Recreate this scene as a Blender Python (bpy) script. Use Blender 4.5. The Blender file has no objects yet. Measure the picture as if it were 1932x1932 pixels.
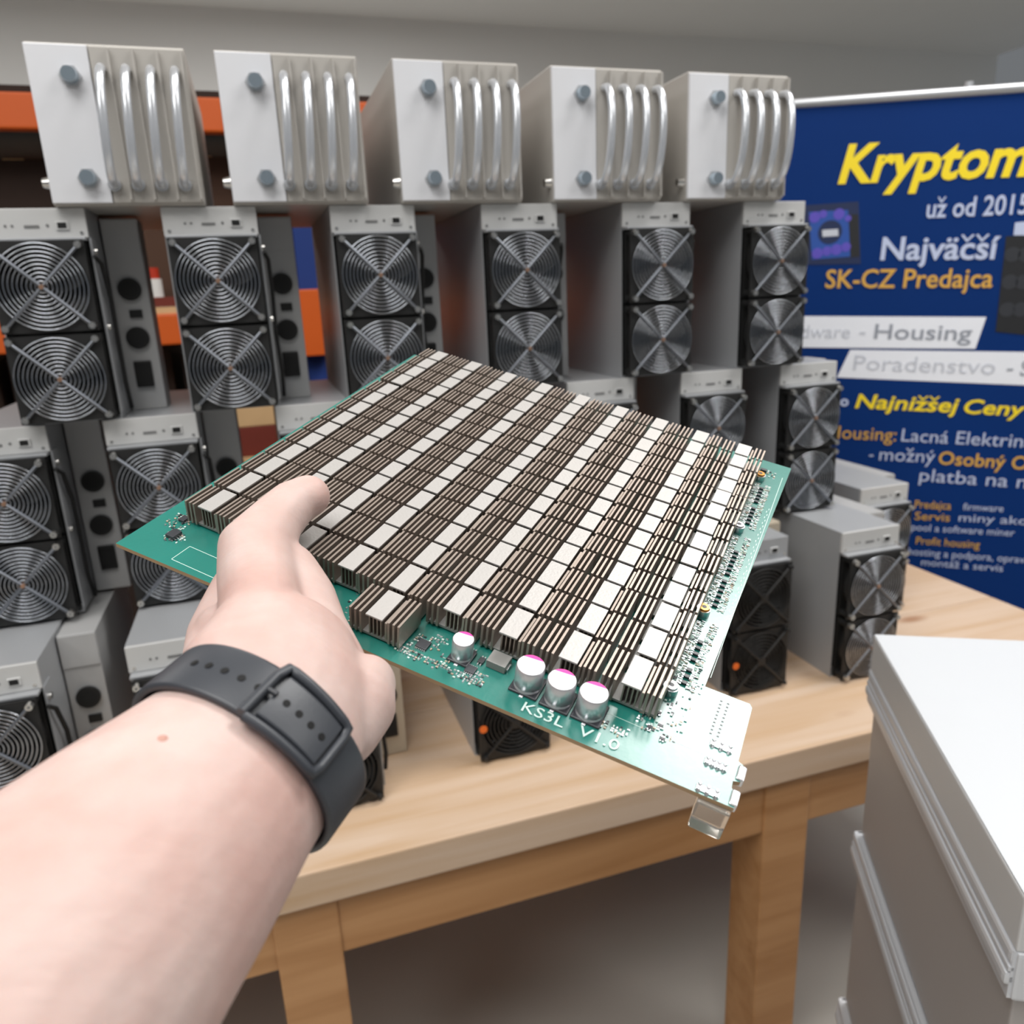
import bpy, bmesh, math, random
from mathutils import Vector, Matrix
random.seed(7)
PI = math.pi
SC = bpy.context.scene
COL = SC.collection

# ------------------------------------------------------------------ camera
# World axes: X along the rows of machines (to the right), Y away behind their fronts, Z up.
FPX = 1450.0
CX = 966.0
_n = lambda v: Vector(v).normalized()
DOWN = _n((224 / FPX, 5084 / FPX, 1.0))                # plumb line in the camera's own frame (x right, y down, z forward)
_r = Vector(((5760 - CX) / FPX, (360 - CX) / FPX, 1.0))
ROWD = (_r - DOWN * _r.dot(DOWN)).normalized()
AWAY = DOWN.cross(ROWD)
if AWAY.z < 0:
    AWAY = -AWAY
CAMP = Vector((0.0, -1.245924823, 1.45))


def dirw(q):
    q = Vector(q)
    return Vector((q.dot(ROWD), q.dot(AWAY), -q.dot(DOWN)))


def seen(px, py, depth):
    """Point at a given real distance in front of the lens."""
    return CAMP + dirw(((px - CX) / FPX, (py - CX) / FPX, 1.0)) * depth


cam_data = bpy.data.cameras.new('camera')
cam = bpy.data.objects.new('camera', cam_data)
COL.objects.link(cam)
rx, ry, rz = dirw((1, 0, 0)), dirw((0, -1, 0)), dirw((0, 0, -1))
cam.matrix_world = Matrix(((rx.x, ry.x, rz.x, CAMP.x), (rx.y, ry.y, rz.y, CAMP.y), (rx.z, ry.z, rz.z, CAMP.z), (0, 0, 0, 1)))
cam_data.sensor_width = 36.0
cam_data.lens = FPX / 1932.0 * 36.0
cam_data.clip_start = 0.01
cam_data.dof.use_dof = True
cam_data.dof.focus_distance = 0.385
cam_data.dof.aperture_fstop = 11.5
SC.camera = cam

# ------------------------------------------------------------------ light
world = bpy.data.worlds.new('world')
SC.world = world
world.use_nodes = True
world.node_tree.nodes['Background'].inputs[0].default_value = (0.9, 0.95, 1.0, 1)
world.node_tree.nodes['Background'].inputs[1].default_value = 0.16


def area(name, loc, sx, sy, power, rot=(0, 0, 0), col=(1, 1, 1)):
    l = bpy.data.lights.new(name, 'AREA')
    l.shape = 'RECTANGLE'
    l.size, l.size_y, l.energy, l.color = sx, sy, power, col
    o = bpy.data.objects.new(name, l)
    o.location, o.rotation_euler = loc, rot
    COL.objects.link(o)
    return o


CEIL = 3.7
LIGHTS = [(1.75, -0.38, 1.1, 0.9, 62), (-0.6, -1.5, 1.6, 1.6, 62), (0.6, 3.6, 1.6, 1.6, 55), (-2.6, 3.6, 1.6, 1.6, 40), (3.2, -2.2, 1.4, 1.6, 52), (-2.6, -2.6, 1.4, 1.6, 50)]  # last one is a fill lamp added to brighten the machine fronts
for i, (x, y, sx, sy, p) in enumerate(LIGHTS):
    area('ceiling_lamp_light', (x, y, CEIL - 0.075), sx, sy, p, col=(1.0, 0.985, 0.96))

SC.view_settings.view_transform = 'Standard'
SC.view_settings.look = 'None'
SC.view_settings.exposure = 0.13
SC.view_settings.gamma = 1.0
SC.view_settings.use_curve_mapping = False
SC.cycles.max_bounces = 8
SC.cycles.use_denoising = True
SC.cycles.use_adaptive_sampling = True


# ------------------------------------------------------------------ materials
def lin(c):
    if isinstance(c, str):
        c = [int(c[i:i + 2], 16) / 255 for i in (0, 2, 4)]
    return tuple(x / 12.92 if x <= 0.04045 else ((x + 0.055) / 1.055) ** 2.4 for x in c)


def mat(name, col, rough=0.5, metal=0.0, var=0.0, scale=20.0, bump=0.0, bscale=200.0, stretch=(1, 1, 1), **kw):
    m = bpy.data.materials.new(name)
    m.use_nodes = True
    nt = m.node_tree
    b = nt.nodes['Principled BSDF']
    c = lin(col)
    b.inputs['Base Color'].default_value = (*c, 1)
    b.inputs['Roughness'].default_value = rough
    b.inputs['Metallic'].default_value = metal
    for k, v in kw.items():
        b.inputs[k].default_value = v
    tc = nt.nodes.new('ShaderNodeTexCoord')
    mp = nt.nodes.new('ShaderNodeMapping')
    mp.inputs['Scale'].default_value = stretch
    nt.links.new(tc.outputs['Object'], mp.inputs[0])
    if var:
        no = nt.nodes.new('ShaderNodeTexNoise')
        no.inputs['Scale'].default_value = scale
        no.inputs['Detail'].default_value = 5
        nt.links.new(mp.outputs[0], no.inputs['Vector'])
        r = nt.nodes.new('ShaderNodeMix')
        r.data_type = 'RGBA'
        r.inputs[6].default_value = (*[x * (1 - var) for x in c], 1)
        r.inputs[7].default_value = (*[min(1, x * (1 + var)) for x in c], 1)
        nt.links.new(no.outputs['Fac'], r.inputs[0])
        nt.links.new(r.outputs[2], b.inputs['Base Color'])
    if bump:
        n2 = nt.nodes.new('ShaderNodeTexNoise')
        n2.inputs['Scale'].default_value = bscale
        n2.inputs['Detail'].default_value = 4
        nt.links.new(mp.outputs[0], n2.inputs['Vector'])
        bp = nt.nodes.new('ShaderNodeBump')
        bp.inputs['Strength'].default_value = bump
        bp.inputs['Distance'].default_value = 0.001
        nt.links.new(n2.outputs['Fac'], bp.inputs['Height'])
        nt.links.new(bp.outputs[0], b.inputs['Normal'])
    return m


def wood(name, c1, c2, knot, axis_scale=(1.2, 16, 16), rough=0.55):
    m = bpy.data.materials.new(name)
    m.use_nodes = True
    nt = m.node_tree
    N, L = nt.nodes, nt.links
    b = N['Principled BSDF']
    b.inputs['Roughness'].default_value = rough
    tc = N.new('ShaderNodeTexCoord')
    mp = N.new('ShaderNodeMapping')
    mp.inputs['Scale'].default_value = axis_scale
    L.new(tc.outputs['Object'], mp.inputs[0])
    no = N.new('ShaderNodeTexNoise')
    no.inputs['Scale'].default_value = 1.6
    no.inputs['Detail'].default_value = 6
    no.inputs['Distortion'].default_value = 0.6
    L.new(mp.outputs[0], no.inputs['Vector'])
    cr = N.new('ShaderNodeValToRGB')
    cr.color_ramp.elements[0].position = 0.3
    cr.color_ramp.elements[0].color = (*lin(c2), 1)
    cr.color_ramp.elements[1].position = 0.62
    cr.color_ramp.elements[1].color = (*lin(c1), 1)
    L.new(no.outputs['Fac'], cr.inputs[0])
    vm = N.new('ShaderNodeMapping')
    vm.inputs['Scale'].default_value = (3.2, 7.5, 7.5)
    L.new(tc.outputs['Object'], vm.inputs[0])
    vo = N.new('ShaderNodeTexVoronoi')
    vo.inputs['Scale'].default_value = 1.0
    L.new(vm.outputs[0], vo.inputs['Vector'])
    kr = N.new('ShaderNodeValToRGB')
    kr.color_ramp.elements[0].position = 0.05
    kr.color_ramp.elements[0].color = (1, 1, 1, 1)
    kr.color_ramp.elements[1].position = 0.16
    kr.color_ramp.elements[1].color = (0, 0, 0, 1)
    L.new(vo.outputs['Distance'], kr.inputs[0])
    mx = N.new('ShaderNodeMix')
    mx.data_type = 'RGBA'
    L.new(kr.outputs[0], mx.inputs[0])
    L.new(cr.outputs[0], mx.inputs[6])
    mx.inputs[7].default_value = (*lin(knot), 1)
    L.new(mx.outputs[2], b.inputs['Base Color'])
    return m


M = {}
M['case'] = mat('case_grey_metal', 'a6a8ab', 0.42, 0.35, 0.05, 8, 0.05, 400)
M['panel'] = mat('panel_light_metal', 'c4c4c3', 0.45, 0.15, 0.04, 10)
M['psu'] = mat('supply_grey_metal', 'b2b2b2', 0.45, 0.3, 0.05, 9)
M['beige'] = mat('beige_metal', 'bdb2a0', 0.45, 0.2, 0.05, 9)
M['chrome'] = mat('chrome_wire', 'b4b8bf', 0.2, 1.0)
M['strut'] = mat('strut_wire', '7d8188', 0.38, 0.9)
M['bolt'] = mat('bolt_steel', 'd6d4d0', 0.25, 1.0)
M['copper'] = mat('copper_hub', 'c39a80', 0.35, 0.9)
M['black'] = mat('black_plastic', '0d0d0d', 0.7, 0.0, 0.1, 30)
M['blackfan'] = mat('black_fan_plastic', '171717', 0.5, 0.0, 0.1, 30)
M['socket'] = mat('socket_black', '0a0a0a', 0.5)
M['orange_label'] = mat('orange_sticker', 'd9651a', 0.5)
M['print_grey'] = mat('panel_print_grey', '6d6d6d', 0.6)
M['white_metal'] = mat('white_lacquered_metal', 'cbced2', 0.35, 0.0, 0.02, 5)
M['alu'] = mat('brushed_aluminium', 'b8babd', 0.38, 0.6, 0.04, 12)
M['rail_metal'] = mat('satin_aluminium_rail', 'd2d4d8', 0.42, 0.3, 0.02, 12)
M['cap_metal'] = mat('satin_grey_cap', 'cccccc', 0.5, 0.15, 0.02, 12)
M['alu_side'] = mat('grey_side_panel', 'ada7a4', 0.5, 0.1, 0.04, 6)
M['hydro'] = mat('hydro_grey_metal', 'b0aca6', 0.45, 0.2, 0.04, 9)
M['hydro_white'] = mat('hydro_white_plate', 'd8d9dd', 0.4, 0.1, 0.02, 9)
M['hose'] = mat('silver_hose', 'd4d7dc', 0.22, 0.6)
M['blueglint'] = mat('blue_tinted_fitting', 'b4c2cc', 0.2, 0.8)
M['table'] = wood('pine_top', 'cab29c', 'bd9e7e', 'a37c60')
M['table_dark'] = wood('pine_frame', 'b98a5c', 'a57547', '6b3e20')
M['orange'] = mat('orange_rack_paint', 'c9560e', 0.5, 0.0, 0.06, 6)
M['blue'] = mat('blue_rack_paint', '032c72', 0.7, 0.0, 0.05, 6)
M['carton'] = mat('brown_carton', '4a3122', 0.8, 0.0, 0.1, 6)
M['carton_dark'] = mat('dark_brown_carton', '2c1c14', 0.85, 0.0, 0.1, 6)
M['redwood'] = mat('dark_red_board', '6b2415', 0.7, 0.0, 0.1, 8)
M['chip'] = mat('chipboard', 'c9a679', 0.7, 0.0, 0.1, 20)
M['wall'] = mat('white_wall_paint', 'eeeeec', 0.8, 0.0, 0.02, 2)
M['ceiling'] = mat('white_ceiling_paint', 'f0f0ee', 0.85, 0.0, 0.02, 2)
M['floor'] = mat('pale_concrete', 'b9b5ae', 0.6, 0.0, 0.07, 3, 0.1, 60)
M['red'] = mat('red_plastic', 'b03018', 0.4)
M['whiteplastic'] = mat('white_plastic', 'd8d6d2', 0.4)
# board
M['pcb'] = mat('green_solder_mask', '1d766b', 0.32, 0.0, 0.10, 45, 0.10, 260, **{'Coat Weight': 0.68, 'Coat Roughness': 0.22})
M['pcb_edge'] = mat('fibreglass_edge', 'a68a68', 0.6, 0.0, 0.1, 100)
M['fin'] = mat('nickel_fin', 'a3968c', 0.45, 0.7, 0.06, 60)
M['plate'] = mat('nickel_plate', 'b4b1ae', 0.5, 0.4, 0.03, 160, 0.15, 900)
M['silk'] = mat('white_silkscreen', 'cfe6de', 0.6)
M['ic'] = mat('black_chip', '33353a', 0.4, 0.0, 0.08, 300)
M['lead'] = mat('tinned_lead', 'd9d9dc', 0.28, 0.9)
M['cap_side'] = mat('capacitor_aluminium', 'd4d4d8', 0.33, 0.75)
M['cap_top'] = mat('capacitor_top', 'f4f4f6', 0.4, 0.1)
M['pink'] = mat('pink_polarity_mark', 'e83c9c', 0.5)
M['choke'] = mat('grey_choke', '8b8b88', 0.5, 0.3)
M['brass'] = mat('brass', 'c8904a', 0.3, 0.9)
M['smd'] = mat('tan_smd', 'b9a793', 0.5)
M['clear'] = mat('clear_plastic', 'e8e4dc', 0.15, 0.0, **{'Transmission Weight': 0.85, 'IOR': 1.45})
M['strap'] = mat('black_silicone', '383b41', 0.42, 0.0, 0.03, 40, 0.05, 900)
M['strap_hole'] = mat('strap_hole_black', '050506', 0.8)
M['skin'] = mat('skin', 'e9c2ae', 0.55, 0.0, 0.0, 30)
M['mole'] = mat('mole', 'b98c7e', 0.6)
# banner
M['banner'] = mat('navy_banner_print', '002c6a', 0.7, 0.0, 0.15, 1.6, **{'Specular IOR Level': 0.15})
M['b_white'] = mat('banner_white', 'e6e9f0', 0.6)
M['b_soft'] = mat('banner_pale_lettering', 'b8c2dc', 0.6)
M['b_yellow'] = mat('banner_yellow', 'f0d51c', 0.6)
M['b_gold'] = mat('banner_gold', 'd2a244', 0.6)
M['b_grey'] = mat('banner_grey', '8f949e', 0.6)
M['b_pale'] = mat('banner_light_grey', 'bfc3cc', 0.6)
M['b_purple'] = mat('banner_purple', '5548b0', 0.6)
M['b_navy'] = mat('banner_dark_navy', '0c2048', 0.6)
M['b_black'] = mat('banner_black', '16181c', 0.6)
M['b_blue'] = mat('banner_mid_blue', '1c4a9a', 0.6)


def skin_nodes():
    m = M['skin']
    nt = m.node_tree
    N, L = nt.nodes, nt.links
    b = N['Principled BSDF']
    b.inputs['Subsurface Weight'].default_value = 0.18
    b.inputs['Subsurface Radius'].default_value = (1.0, 0.35, 0.2)
    b.inputs['Subsurface Scale'].default_value = 0.006
    tc = N.new('ShaderNodeTexCoord')
    a = N.new('ShaderNodeTexNoise')
    a.inputs['Scale'].default_value = 34
    a.inputs['Detail'].default_value = 3
    L.new(tc.outputs['Object'], a.inputs['Vector'])
    cr = N.new('ShaderNodeValToRGB')
    cr.color_ramp.elements[0].position = 0.3
    cr.color_ramp.elements[0].color = (*lin('c09e95'), 1)
    cr.color_ramp.elements[1].position = 0.68
    cr.color_ramp.elements[1].color = (*lin('c9b2ab'), 1)
    L.new(a.outputs['Fac'], cr.inputs[0])
    L.new(cr.outputs[0], b.inputs['Base Color'])
    w = N.new('ShaderNodeTexNoise')
    w.inputs['Scale'].default_value = 110
    w.inputs['Detail'].default_value = 6
    w.inputs['Roughness'].default_value = 0.65
    L.new(tc.outputs['Object'], w.inputs['Vector'])
    bp = N.new('ShaderNodeBump')
    bp.inputs['Strength'].default_value = 0.25
    bp.inputs['Distance'].default_value = 0.0012
    L.new(w.outputs['Fac'], bp.inputs['Height'])
    mp = N.new('ShaderNodeMapping')
    mp.inputs['Rotation'].default_value = (0.3, 0.2, 0.75)
    mp.inputs['Scale'].default_value = (18, 130, 60)
    L.new(tc.outputs['Object'], mp.inputs[0])
    fo = N.new('ShaderNodeTexNoise')                       # fine folds running across the wrist and palm
    fo.inputs['Scale'].default_value = 1.0
    fo.inputs['Detail'].default_value = 3
    L.new(mp.outputs[0], fo.inputs['Vector'])
    b2 = N.new('ShaderNodeBump')
    b2.inputs['Strength'].default_value = 0.22
    b2.inputs['Distance'].default_value = 0.003
    L.new(fo.outputs['Fac'], b2.inputs['Height'])
    L.new(bp.outputs[0], b2.inputs['Normal'])
    L.new(b2.outputs[0], b.inputs['Normal'])


skin_nodes()


# ------------------------------------------------------------------ mesh helpers
class MB:
    def __init__(self):
        self.v, self.f, self.m, self.mats, self.sm = [], [], [], [], []

    def mi(self, m):
        if m not in self.mats:
            self.mats.append(m)
        return self.mats.index(m)

    def add(self, vs, fs, m, smooth=False):
        o = len(self.v)
        self.v += [tuple(p) for p in vs]
        for f in fs:
            self.f.append(tuple(i + o for i in f))
            self.m.append(self.mi(m))
            self.sm.append(smooth)
        return self

    def box(self, x0, x1, y0, y1, z0, z1, m):
        vs = [(x, y, z) for z in (z0, z1) for y in (y0, y1) for x in (x0, x1)]
        return self.add(vs, [(0, 2, 3, 1), (4, 5, 7, 6), (0, 1, 5, 4), (2, 6, 7, 3), (0, 4, 6, 2), (1, 3, 7, 5)], m)

    def bevbox(self, x0, x1, y0, y1, z0, z1, m, b):
        """Box with chamfered edges."""
        bm = bmesh.new()
        bmesh.ops.create_cube(bm, size=1)
        for p in bm.verts:
            p.co = Vector(((x0 + x1) / 2 + p.co.x * (x1 - x0), (y0 + y1) / 2 + p.co.y * (y1 - y0), (z0 + z1) / 2 + p.co.z * (z1 - z0)))
        bmesh.ops.bevel(bm, geom=bm.edges[:], offset=b, segments=2, affect='EDGES', profile=0.6)
        bm.verts.ensure_lookup_table()
        vs = [tuple(p.co) for p in bm.verts]
        fs = [tuple(q.index for q in f.verts) for f in bm.faces]
        bm.free()
        return self.add(vs, fs, m)

    def rings(self, rings, m, smooth=True, cap=True, closed=False):
        n = len(rings[0])
        vs = [p for r in rings for p in r]
        fs = []
        K = len(rings)
        for i in range(K if closed else K - 1):
            a, b = i * n, ((i + 1) % K) * n
            for j in range(n):
                k = (j + 1) % n
                fs.append((a + j, a + k, b + k, b + j))
        self.add(vs, fs, m, smooth)
        if cap and not closed:
            self.add(rings[0], [tuple(range(n))[::-1]], m)
            self.add(rings[-1], [tuple(range(n))], m)
        return self

    def cyl(self, c, axis, r, h, m, n=24, r2=None, smooth=True):
        """Cylinder starting at c going h along axis ('x','y','z' or a vector)."""
        ax = {'x': (1, 0, 0), 'y': (0, 1, 0), 'z': (0, 0, 1)}[axis] if isinstance(axis, str) else axis
        return self.tube([Vector(c), Vector(c) + Vector(ax).normalized() * h], [r, r if r2 is None else r2], m, n, smooth)

    def tube(self, pts, r, m, n=8, smooth=True, cap=True):
        pts = [Vector(p) for p in pts]
        rs = r if isinstance(r, (list, tuple)) else [r] * len(pts)
        rings = []
        prev = None
        for i, p in enumerate(pts):
            t = (pts[min(i + 1, len(pts) - 1)] - pts[max(i - 1, 0)]).normalized()
            if prev is None:
                a = Vector((0, 0, 1)) if abs(t.z) < 0.9 else Vector((1, 0, 0))
                u = t.cross(a).normalized()
            else:
                u = (prev - t * prev.dot(t)).normalized()
            prev = u
            w = t.cross(u)
            rings.append([p + (u * math.cos(2 * PI * j / n) + w * math.sin(2 * PI * j / n)) * rs[i] for j in range(n)])
        return self.rings(rings, m, smooth, cap)

    def torus(self, c, R, r, m, n=48, k=6):
        """Ring lying in the XZ plane."""
        rings = []
        for i in range(n):
            a = 2 * PI * i / n
            d = Vector((math.cos(a), 0, math.sin(a)))
            rings.append([Vector(c) + d * (R + r * math.cos(2 * PI * j / k)) + Vector((0, r * math.sin(2 * PI * j / k), 0)) for j in range(k)])
        return self.rings(rings, m, True, False, True)

    def mesh(self, name):
        me = bpy.data.meshes.new(name)
        me.from_pydata(self.v, [], self.f)
        for m in self.mats:
            me.materials.append(m)
        me.polygons.foreach_set('material_index', self.m)
        me.polygons.foreach_set('use_smooth', self.sm)
        me.update()
        return me

    def build(self, name, parent=None, loc=None, **kw):
        return link(name, self.mesh(name), parent, loc, **kw)


def link(name, data, parent=None, loc=None, rot=None, **kw):
    o = bpy.data.objects.new(name, data)
    if parent:
        o.parent = parent
    if loc:
        o.location = loc
    if rot:
        o.rotation_euler = rot
    for k, v in kw.items():
        o[k] = v
    COL.objects.link(o)
    return o


def thing(name, label, cat, loc=(0, 0, 0), rz=0, group=None):
    o = link(name, None, None, loc, (0, 0, rz), label=label, category=cat)
    if group:
        o['group'] = group
    return o


def copy_tree(o, parent=None):
    c = o.copy()
    COL.objects.link(c)
    if parent:
        c.parent = parent
    for ch in o.children:
        copy_tree(ch, c)
    return c


# ------------------------------------------------------------------ the room
MB().box(-6, 8, -4.5, 6.0, -0.1, 0, M['floor']).build('floor', kind='structure')
MB().box(-6, 8, 6.0, 6.2, 0, CEIL, M['wall']).build('wall_back', kind='structure')
MB().box(-6, 8, -4.5, 6.2, CEIL, CEIL + 0.1, M['ceiling']).build('ceiling', kind='structure')
for i, (x, y, sx, sy, p) in enumerate(LIGHTS):
    lamp = thing('ceiling_lamp', ['long white ceiling lamp above the right end of the machine rows', 'long white ceiling lamp to the left of the camera', 'white ceiling lamp behind the rack, right of the middle', 'white ceiling lamp behind the rack at the left', 'white ceiling lamp at the far right in front of the banner', 'added white fill lamp on the ceiling at the far left behind the photographer'][i], 'lamp', (x, y, CEIL))
    MB().box(-sx / 2 - .03, sx / 2 + .03, -sy / 2 - .03, sy / 2 + .03, -0.065, 0, M['white_metal']).build('lamp_housing', lamp)

# pallet rack behind the machines
rack = thing('pallet_rack', 'blue and orange pallet rack standing behind the stacked machines', 'rack', (0, 1.2, 0))
for x in (-2.6, 0.165, 2.9):
    for y in (0, 0.9):
        p = MB().box(x - .03, x + .03, y, y + .06, 0, 2.0, M['blue'])
        for k in range(9):
            p.box(x - .012, x + .012, y + .055, y + .061, 0.1 + .2 * k, 0.15 + .2 * k, M['socket'])
        p.build('rack_post', rack)
for z in (0.90, 1.35, 1.90):
    for y in (-0.045, 0.96):
        MB().bevbox(-2.6, 0.13, y, y + .045, z, z + .085, M['orange'], .006).build('beam', rack)
        MB().bevbox(0.20, 2.9, y, y + .045, z, z + .085, M['orange'], .006).build('beam', rack)
    for x in (-2.6, 0.165, 2.9):
        MB().bevbox(x - .048, x + .036, -.058, -.012, z - .055, z + .135, M['orange'], .004).build('beam_bracket', rack)
    for x0, x1 in ((-2.6, .13), (.2, 2.9)):
        for k in range(6):
            a = x0 + (x1 - x0) * k / 6
            MB().box(a + .004, a + (x1 - x0) / 6 - .004, -.03, .98, z + .085, z + .103, M['chip'] if z < 1.8 else M['carton_dark']).build('shelf_board', rack)  # top boards dark throughout: shade of their undersides put into the colour
cart = []
for zi, z in enumerate((0.0, 1.003, 1.454)):
    x = -2.5
    j = 0
    while x < 2.7:
        w = random.uniform(.34, .5)
        if True:
            h = [random.uniform(.6, .75), .31 + random.uniform(0, .02), .40 + random.uniform(0, .015)][zi]
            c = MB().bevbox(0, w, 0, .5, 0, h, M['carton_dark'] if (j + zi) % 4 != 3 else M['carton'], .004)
            o = c.build('carton', None, (x, 1.32, z), category='box', group='cartons stored on the pallet rack', label='brown carton on the %s shelf of the rack behind the machines' % ('lowest', 'middle', 'upper')[zi])
            MB().box(w / 2 - .025, w / 2 + .025, -.001, .501, h - .001, h + .0008, M['chip']).build('tape', o)
            j += 1
        x += w + .03
# things seen through the gap between the first two machines of the upper row
t = thing('spray_can', 'small red and white can on the rack seen through the first gap', 'can', (-.262, 1.22, 1.480))
MB().cyl((0, 0, 0), 'z', .024, .05, M['whiteplastic']).build('body', t)
MB().cyl((0, 0, .05), 'z', .02, .03, M['red']).build('cap', t)
t = thing('storage_tray', 'flat dark red tray on the shelf above the orange beam, seen through the first gap', 'tray', (-.25, 1.18, 1.454))
MB().bevbox(-.09, .09, 0, .10, 0, .004, M['redwood'], .001).box(-.09, .09, 0, .004, .004, .026, M['redwood']).box(-.09, .09, .096, .10, .004, .026, M['redwood']).box(-.09, -.086, .004, .096, .004, .026, M['redwood']).box(.086, .09, .004, .096, .004, .026, M['redwood']).box(-.086, .086, .004, .096, .022, .026, M['redwood']).build('body', t)
t = thing('tool_case', 'dark red case with a pale wooden lid on the rack, seen through a lower gap', 'box', (-.09, 1.20, 1.003))
MB().bevbox(-.13, .13, 0, .11, 0, .09, M['redwood'], .004).build('body', t)
MB().bevbox(-.13, .13, 0, .11, .0905, .150, M['chip'], .004).build('lid', t)

# ------------------------------------------------------------------ the work table
TT = 0.72
tab = thing('work_table', 'long light pine work table carrying the stacked machines', 'table', (0, 0, 0))
ys = [-.345, .008, .395]
for a, b in zip(ys, ys[1:]):
    MB().bevbox(-1.6, 1.555, a + .0008, b - .0008, TT - .055, TT, M['table'], .003).build('plank', tab)
MB().bevbox(-1.55, 1.50, -.328, -.285, TT - .157, TT - .0565, M['table_dark'], .003).build('apron', tab)
MB().bevbox(-1.55, 1.50, .33, .372, TT - .157, TT - .0565, M['table_dark'], .003).build('apron', tab)
MB().bevbox(1.455, 1.50, -.284, .329, TT - .157, TT - .0565, M['table_dark'], .003).build('apron', tab)
for x in (-1.45, -.1 + .02, .70, 1.36):
    for y in (-.332, .290):
        MB().bevbox(x, x + .088, y, y + .088, 0, TT - .0572, M['table_dark'], .003).build('leg', tab)

# ------------------------------------------------------------------ mining machines
RING = [MB().torus((0, 0, 0), .0075 + i * .0054, .00105, M['chrome'], 56, 6).mesh('ring') for i in range(10)]
BRING = [MB().torus((0, 0, 0), .010 + i * .0065, .0013, M['blackfan'], 40, 5).mesh('ring') for i in range(8)]


def strut_mesh(m, r, R=.074):
    return MB().tube([(-R, .002, 0), (-R * .92, -.001, 0), (R * .92, -.001, 0), (R, .002, 0)], r, m, 8).mesh('strut')


STRUT, BSTRUT = strut_mesh(M['strut'], .0024), strut_mesh(M['blackfan'], .0024)
SCREW = MB().cyl((0, .004, 0), 'y', .0056, -.007, M['bolt'], 14, .0046).cyl((0, -.003, 0), 'y', .0022, -.0006, M['print_grey'], 6).mesh('screw')
BSCREW = MB().cyl((0, .004, 0), 'y', .0045, -.007, M['blackfan'], 10, .0036).mesh('screw')


def frame_mesh():
    b = MB()
    m = M['blackfan']
    s, R = .0595, .0555
    n = 40
    for y0, y1 in ((0, .0035), (.0215, .025)):                       # square flanges with a round opening
        pts, out = [], []
        for i in range(n):
            a = 2 * PI * i / n
            c_, s_ = math.cos(a), math.sin(a)
            k = s / max(abs(c_), abs(s_))
            pts.append((c_ * R, s_ * R))
            out.append((c_ * k, s_ * k))
        b.rings([[(x, y0, z) for x, z in pts], [(x, y0, z) for x, z in out], [(x, y1, z) for x, z in out], [(x, y1, z) for x, z in pts]], m, False, False, True)
    b.rings([[(math.cos(2 * PI * i / n) * R * q, y, math.sin(2 * PI * i / n) * R * q) for i in range(n)] for y, q in ((.001, 1.0), (.024, 1.0), (.024, 1.03), (.001, 1.03))], m, True, False, True)
    for sx in (-1, 1):
        for sz in (-1, 1):
            b.cyl((sx * .0525, .002, sz * .0525), 'y', .006, .021, m, 10)
    return b.mesh('fan')


def blades_mesh():
    b = MB()
    m = M['black']
    b.cyl((0, .004, 0), 'y', .021, .018, m, 24)
    for k in range(7):
        a0 = 2 * PI * k / 7
        R = []
        for i in range(5):
            r = .020 + .033 * i / 4
            row = []
            for j in range(4):
                a = a0 + (.55 + .25 * i / 4) * j / 3 + .12 * i
                row.append((math.cos(a) * r, .006 + .015 * j / 3, math.sin(a) * r))
            R.append(row)
        vs = [p for r in R for p in r]
        vs += [(x, y + .0012, z) for x, y, z in vs]
        fs = []
        for i in range(4):
            for j in range(3):
                q = (i * 4 + j, i * 4 + j + 1, i * 4 + j + 5, i * 4 + j + 4)
                fs += [q, tuple(z + 20 for z in q[::-1])]
        b.add(vs, fs, m, True)
    return b.mesh('impeller')


FRAME, BLADES = frame_mesh(), blades_mesh()
HUB = MB().cyl((0, .001, 0), 'y', .0042, -.006, M['copper'], 12, .003).mesh('fan_grille')
BHUB = MB().cyl((0, .001, 0), 'y', .008, -.004, M['blackfan'], 16).mesh('fan_grille')


def fan(parent, z, chrome=True):
    f = link('fan', FRAME, parent, (0, -.0265, z))
    link('impeller', BLADES, f, (0, 0, 0), (0, random.uniform(0, 1), 0))
    g = link('fan_grille', HUB if chrome else BHUB, parent, (0, -.0305, z))
    for me in (RING if chrome else BRING):
        link('ring', me, g)
    for s in (1, -1):
        link('strut', STRUT if chrome else BSTRUT, g, (0, -.0012 if s > 0 else .0012, 0), (0, s * PI / 4, 0))
    for sx in (-1, 1):
        for sz in (-1, 1):
            link('screw', SCREW if chrome else BSCREW, g, (sx * .0525, -.002, sz * .0525))


W2 = .0635


def supply(t, m, back):
    x0, x1 = .0655, .1165
    cx = (x0 + x1) / 2
    p = MB().bevbox(x0, x1, .09, back, .0, .283, m, .0015)
    p.box(x0 + .001, x1 - .001, .0875, .09, .232, .281, m)
    p.build('power_supply', t)
    p = t.children[-1] if False else [c for c in t.children if c.name.startswith('power_supply')][-1]
    for z in (.182, .110):
        MB().cyl((cx, .0905, z), 'y', .0165, -.006, M['socket'], 28).cyl((cx, .085, z), 'y', .0125, -.0006, M['black'], 24).build('round_socket', p)
    MB().bevbox(cx - .0125, cx + .0125, .0845, .092, .035, .075, M['socket'], .002).box(cx - .009, cx + .009, .0838, .0846, .041, .069, M['black']).build('power_inlet', p)
    MB().bevbox(cx - .006, cx + .012, .086, .092, .140, .152, M['socket'], .001).build('switch', p)
    return p


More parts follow.
